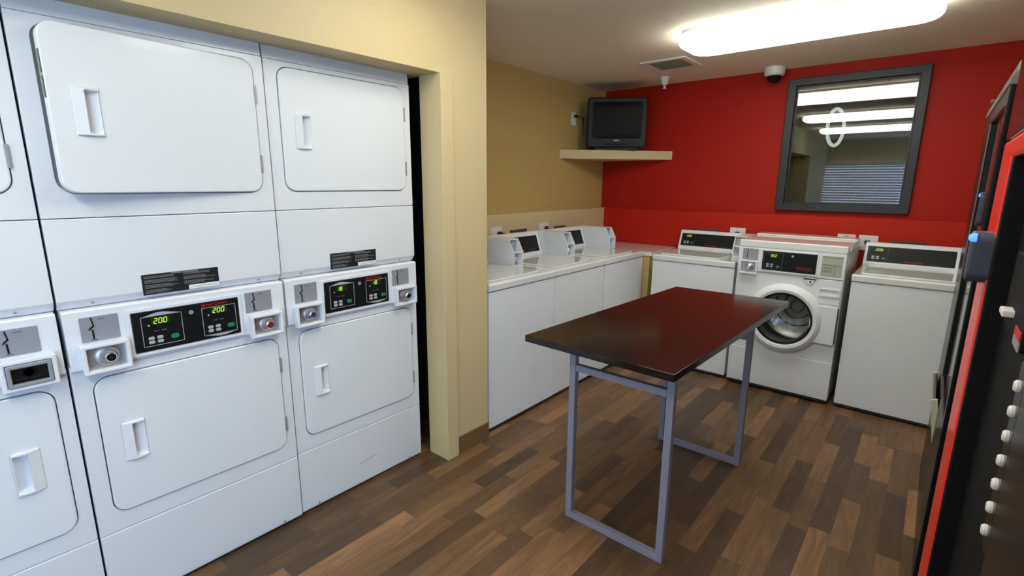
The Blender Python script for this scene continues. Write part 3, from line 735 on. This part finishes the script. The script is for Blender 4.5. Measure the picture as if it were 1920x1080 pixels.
# ------------------------------------------------------------------ outlets, cords, valve boxes
def outlet(label, loc, rotz, w=.12, h=.115, plug=True, gang=1, cord=None):
    t = thing('wall_outlet', label, 'outlet', loc, rotz, 'white wall outlets')
    obj('cover_plate', extr(nb(), rr(-w/2, -h/2, w/2, h/2, .004, 3), 'y', -.006, 0, .002), 'outlet', t)
    b = nb()
    for k in range(gang):
        cx = (k-(gang-1)/2)*.05
        for zz in (-.022, .022): extr(b, rr(cx-.014, zz-.013, cx+.014, zz+.013, .006, 4), 'y', -.0085, -.0055)
    obj('socket', b, 'paper', t)
    if plug:
        px = plug[0]; pz = plug[1]
        p = thing('power_plug', label.split(' above')[0].split(' behind')[0], 'plug', loc, rotz)
        bpy.data.objects.remove(p)
    return t
def plug(label, loc, rotz, px, pz, end, drop=.14):
    t = thing('power_cord', label, 'cord', loc, rotz, 'black power cords plugged in behind the washers')
    b = box(nb(), px-.017, -.036, pz-.013, px+.017, -.0088, pz+.013, .005); obj('plug', b, 'black', t)
    pts = [Vector((px, -.03, pz)), Vector((px+end*.03, -.05, pz-.004)), Vector((px+end*.06, -.055, pz-.035)), Vector((px+end*.07, -.045, pz-drop))]
    path = []
    for i in range(len(pts)-1):
        for k in range(5): path.append(pts[i].lerp(pts[i+1], k/5))
    path.append(pts[-1]); obj('cable', tube(nb(), path, .005), 'black', t)
LX = XL+.072; RY = D-.067
for yy, lab in ((2.86, 'white outlet on the tan ledge wall nearest the partition edge'), (3.47, 'white outlet on the tan ledge wall nearer the room corner')):
    outlet(lab, (LX, yy, 1.088), PI/2, w=.13, plug=False, gang=2)
plug('black plug and cord in the tan wall outlet nearest the partition edge', (LX, 2.86, 1.088), PI/2, .02, .008, .9)
plug('black plug and cord in the tan wall outlet nearer the room corner', (LX, 3.47, 1.088), PI/2, .02, .012, .9)
for xx, w_, lab in ((-1.273, .125, 'white outlet on the red ledge wall above the leftmost red-wall washer'), (-.494, .115, 'left one of the two neighbouring white outlets above the front-loader corner'), (-.358, .117, 'right one of the two neighbouring white outlets beside the right-hand washer console')):
    outlet(lab, (xx, RY, 1.060), 0, w=w_, h=.110, plug=False, gang=2)
plug('black plug and cord in the outlet above the leftmost red-wall washer', (-1.273, RY, 1.060), 0, .004, .010, -.5, .05)
plug('black plug and cord in the left one of the paired red-wall outlets', (-.494, RY, 1.060), 0, -.0, .030, .3, .08)
plug('black plug and cord in the right one of the paired red-wall outlets', (-.358, RY, 1.060), 0, -.002, .008, .4)
outlet('small white outlet high on the tan wall left of the television', (XL, 3.992, 2.048), PI/2, w=.072, h=.115, plug=False, gang=1)
t = thing('power_cord', 'thin dark television cord running from the high outlet on the tan wall', 'cord', (XL, 3.992, 2.048), PI/2)
obj('plug', box(nb(), -.008, -.034, .012, .022, -.0088, .036, .004), 'black', t)
path = []
P_ = [Vector((.01, -.03, .024)), Vector((.09, -.05, .015)), Vector((.11, -.04, -.03)), Vector((.115, -.03, -.14))]
for i in range(3):
    for k in range(5): path.append(P_[i].lerp(P_[i+1], k/5))
obj('cable', tube(nb(), path+[P_[-1]], .004), 'black', t)
def valve_box(label, loc, rotz, w):
    t = thing('valve_box', label, 'valve box', loc, rotz, 'grey recessed valve boxes')
    obj('rim', holed(nb(), rect(-w/2, -.09, w/2, .09), [rect(-w/2+.012, -.078, w/2-.012, .078)], 'y', -.004, 0), 'darkbox', t)
    obj('back_plate', box(nb(), -w/2+.011, -.0012, -.079, w/2-.011, -.0002, .079), 'darkbox', t)
    for s in (-1, 1): obj('valve', lathe(nb(), (s*w*.2, -.002, -.03), 'y', [(.013, 0), (.013, -.012), (.006, -.013), (.006, -.03), (.014, -.031), (.014, -.036)], 14), 'steel', t)
valve_box('grey valve box on the tan ledge wall just right of the first outlet', (LX, 3.13, 1.018), PI/2, .215)
valve_box('grey valve box on the tan ledge wall just right of the second outlet', (LX, 3.71, 1.012), PI/2, .18)
valve_box('grey valve box on the red wall above the left washer console', (-1.532, RY, .998), 0, .21)
valve_box('grey valve box on the red wall above the front-loader, only its top edge showing', (-.80, RY, 1.006), 0, .22)
valve_box('grey valve box on the red wall above the right washer console', (-.122, RY, .998), 0, .22)

# ------------------------------------------------------------------ ceiling fittings
t = thing('ceiling_vent', 'square off-white ceiling vent beside the fluorescent light', 'vent', (-1.672, 3.82, ZC))
obj('frame', holed(nb(), rect(-.172, -.172, .172, .172), [rect(-.128, -.128, .128, .128)], 'z', -.010, 0), 'outlet', t, bevel=.003)
b = nb()
for k in range(13):
    yy = -.124+k*.0205; extr(b, [(yy, -.010), (yy+.003, -.010), (yy+.016, -.001), (yy+.013, -.001)], 'x', -.128, .128)
obj('grille', b, 'cream', t)
obj('backing_plate', box(nb(), -.129, -.129, -.0012, .129, .129, -.0002), 'cream', t)
t = thing('fire_sprinkler', 'small white sprinkler head hanging from the ceiling near the television', 'sprinkler', (-1.908, 4.25, ZC))
obj('cup', lathe(nb(), (0, 0, 0), 'z', [(.040, 0), (.038, -.006), (.030, -.030), (.026, -.060), (0, -.062)], 24), 'outlet', t)
obj('nozzle', lathe(nb(), (0, 0, 0), 'z', [(.010, -.06), (.010, -.085), (.016, -.087), (.016, -.092), (0, -.093)], 16), 'outlet', t)
t = thing('security_camera', 'white dome security camera with a black eye under the ceiling, left of the interior window', 'camera', (-1.105, 4.44, ZC))
obj('housing', lathe(nb(), (0, 0, 0), 'z', [(.072, 0), (.072, -.045), (.066, -.058), (.052, -.064)], 32), 'outlet', t)
obj('dome', lathe(nb(), (0, 0, -.060), 'z', [(.052, 0), (.048, -.022), (.036, -.040), (.018, -.050), (0, -.053)], 28), 'vblack', t)

# ------------------------------------------------------------------ vending machines
# far machine: glass-fronted, faces -X
VX = .117
t = thing('vending_machine', 'black glass-fronted vending machine beside the right-hand washer, grey header trim', 'vending machine', (VX, 2.70, 0))
y0, y1 = -.52, .535
obj('cabinet', box(nb(), .05, y0, .10, .82, y1, 1.835, .006), 'vmatte', t)
obj('plinth', box(nb(), .03, y0+.01, .0, .80, y1-.01, .10), 'vmatte', t)
df = obj('door_frame', holed(nb(), [(y1, 1.78), (y0, 1.78), (y0, .012), (y1, .012)], [[(y1-.43, 1.72), (y0+.05, 1.72), (y0+.05, .66), (y1-.43, .66)]], 'x', .0, .055), 'vblack', t, bevel=.005)
obj('window_glass', box(nb(), .010, y0+.045, .655, .018, y1-.425, 1.725), 'vglass', df)
obj('header_trim', extr(nb(), [(-.004, 1.775), (-.004, 1.800), (.010, 1.815), (.010, 1.842), (.06, 1.842), (.06, 1.775)], 'y', y0, y1), 'vgrey', t, bevel=.003)
obj('corner_lug', box(nb(), .0, y1-.03, 1.842, .03, y1-.005, 1.858, .003), 'vgrey', t)
b = box(nb(), -.003, y1-.428, .67, .001, y1-.405, 1.715, .001); obj('inner_trim', b, 'vgrey', t)
# delivery flap hanging out
fl = obj('delivery_flap', extr(nb(), [(-.020, .590), (-.012, .595), (.030, .290), (.020, .286)], 'y', -.06, .36), 'darkbox', t)
for ya, yb in ((.345, .362), (-.062, -.045)): obj('flap_edge', extr(nb(), [(-.026, .592), (-.006, .598), (.036, .290), (.016, .282)], 'y', ya, yb), 'cream', fl)
rd = obj('card_reader', extr(nb(), rr(-.27, 1.335, -.20, 1.455, .02, 5), 'x', -.006, .0102, .004), 'reader', t)
obj('status_light', lathe(nb(), (-.005, -.212, 1.443), 'x', [(.008, 0), (.006, -.004), (0, -.006)], 14), 'led', rd)
# near machine: red frame, black front
t = thing('vending_machine', 'red-framed black drink vending machine cut by the right edge of the photo', 'vending machine', (.10, 1.20, 0))
y0, y1 = -.50, .478
obj('cabinet', box(nb(), .05, y0+.005, .06, .80, y1-.005, 1.84, .006), 'vmatte', t)
for fy in (y0+.08, y1-.08):
    for fx in (.15, .72): obj('foot', cyl(nb(), (fx, fy, 0), 'z', .02, 0, .06, 14), 'vmatte', t)
# rounded red frame
def arc_frame(y0, y1, z0, z1, w, xa, xb):
    return holed(nb(), rr(y0, z0, y1, z1, .03, 5), [rr(y0+w, z0+w, y1-w, z1-w, .02, 5)], 'x', xa, xb)
rf = obj('red_frame', extr(nb(), [(y1, .10), (y1, 1.575), (y0, 1.575), (y0, 1.535), (y1-.205, 1.535), (y1-.205, .10)], 'x', .0, .06), 'redgloss', t, bevel=.006)
obj('inner_bezel', box(nb(), .003, y1-.245, .12, .055, y1-.206, 1.534, .003), 'vmatte', t)
obj('corner_post', box(nb(), .004, y1-.0, .08, .05, y1+.022, 1.84, .004), 'vblack', t)
hd = obj('header', box(nb(), .0, y0, 1.578, .06, y1, 1.84, .008), 'vglass', t)
fd = obj('front_panel', box(nb(), .036, y0+.01, .13, .056, y1-.246, 1.534), 'vmatte', t)
b = box(nb(), .030, y0+.03, .2, .0362, -.21, 1.50, .003); obj('product_window', b, 'vblack', t)
bs = obj('button_strip', box(nb(), .032, -.195, .90, .0362, -.135, 1.215, .0015), 'vblack', t)
for k in range(7):
    obj('selection_button', lathe(nb(), (.032, -.165, 1.180-.0412*k), 'x', [(.0095, .004), (.0095, -.004), (.007, -.007), (0, -.008)], 16), 'knob', bs)
cmn = obj('coin_unit', extr(nb(), rr(-.150, 1.225, .10, 1.36, .008, 3), 'x', .024, .0362, .003), 'vmatte', t)
obj('coin_return_lever', box(nb(), .008, -.03, 1.257, .026, .015, 1.269, .003), 'knob', cmn)
obj('red_sticker', box(nb(), .0222, -.145, 1.243, .0245, -.08, 1.256), 'red_print', cmn)
obj('coin_plate', box(nb(), .0222, -.145, 1.227, .0245, -.08, 1.242), 'steel', cmn)
rd = obj('card_reader', extr(nb(), rr(.270, 1.268, .345, 1.378, .022, 6), 'x', -.034, .024, .006, 3), 'reader', t, label='slate card reader with a blue status light')
obj('status_light', lathe(nb(), (-.030, .275, 1.366), 'x', [(.010, .004), (.009, -.005), (.005, -.009), (0, -.010)], 14), 'led', rd)
obj('reader_rim', extr(nb(), rr(.342, 1.272, .350, 1.372, .003, 3), 'x', -.030, .02), 'vgrey', rd)
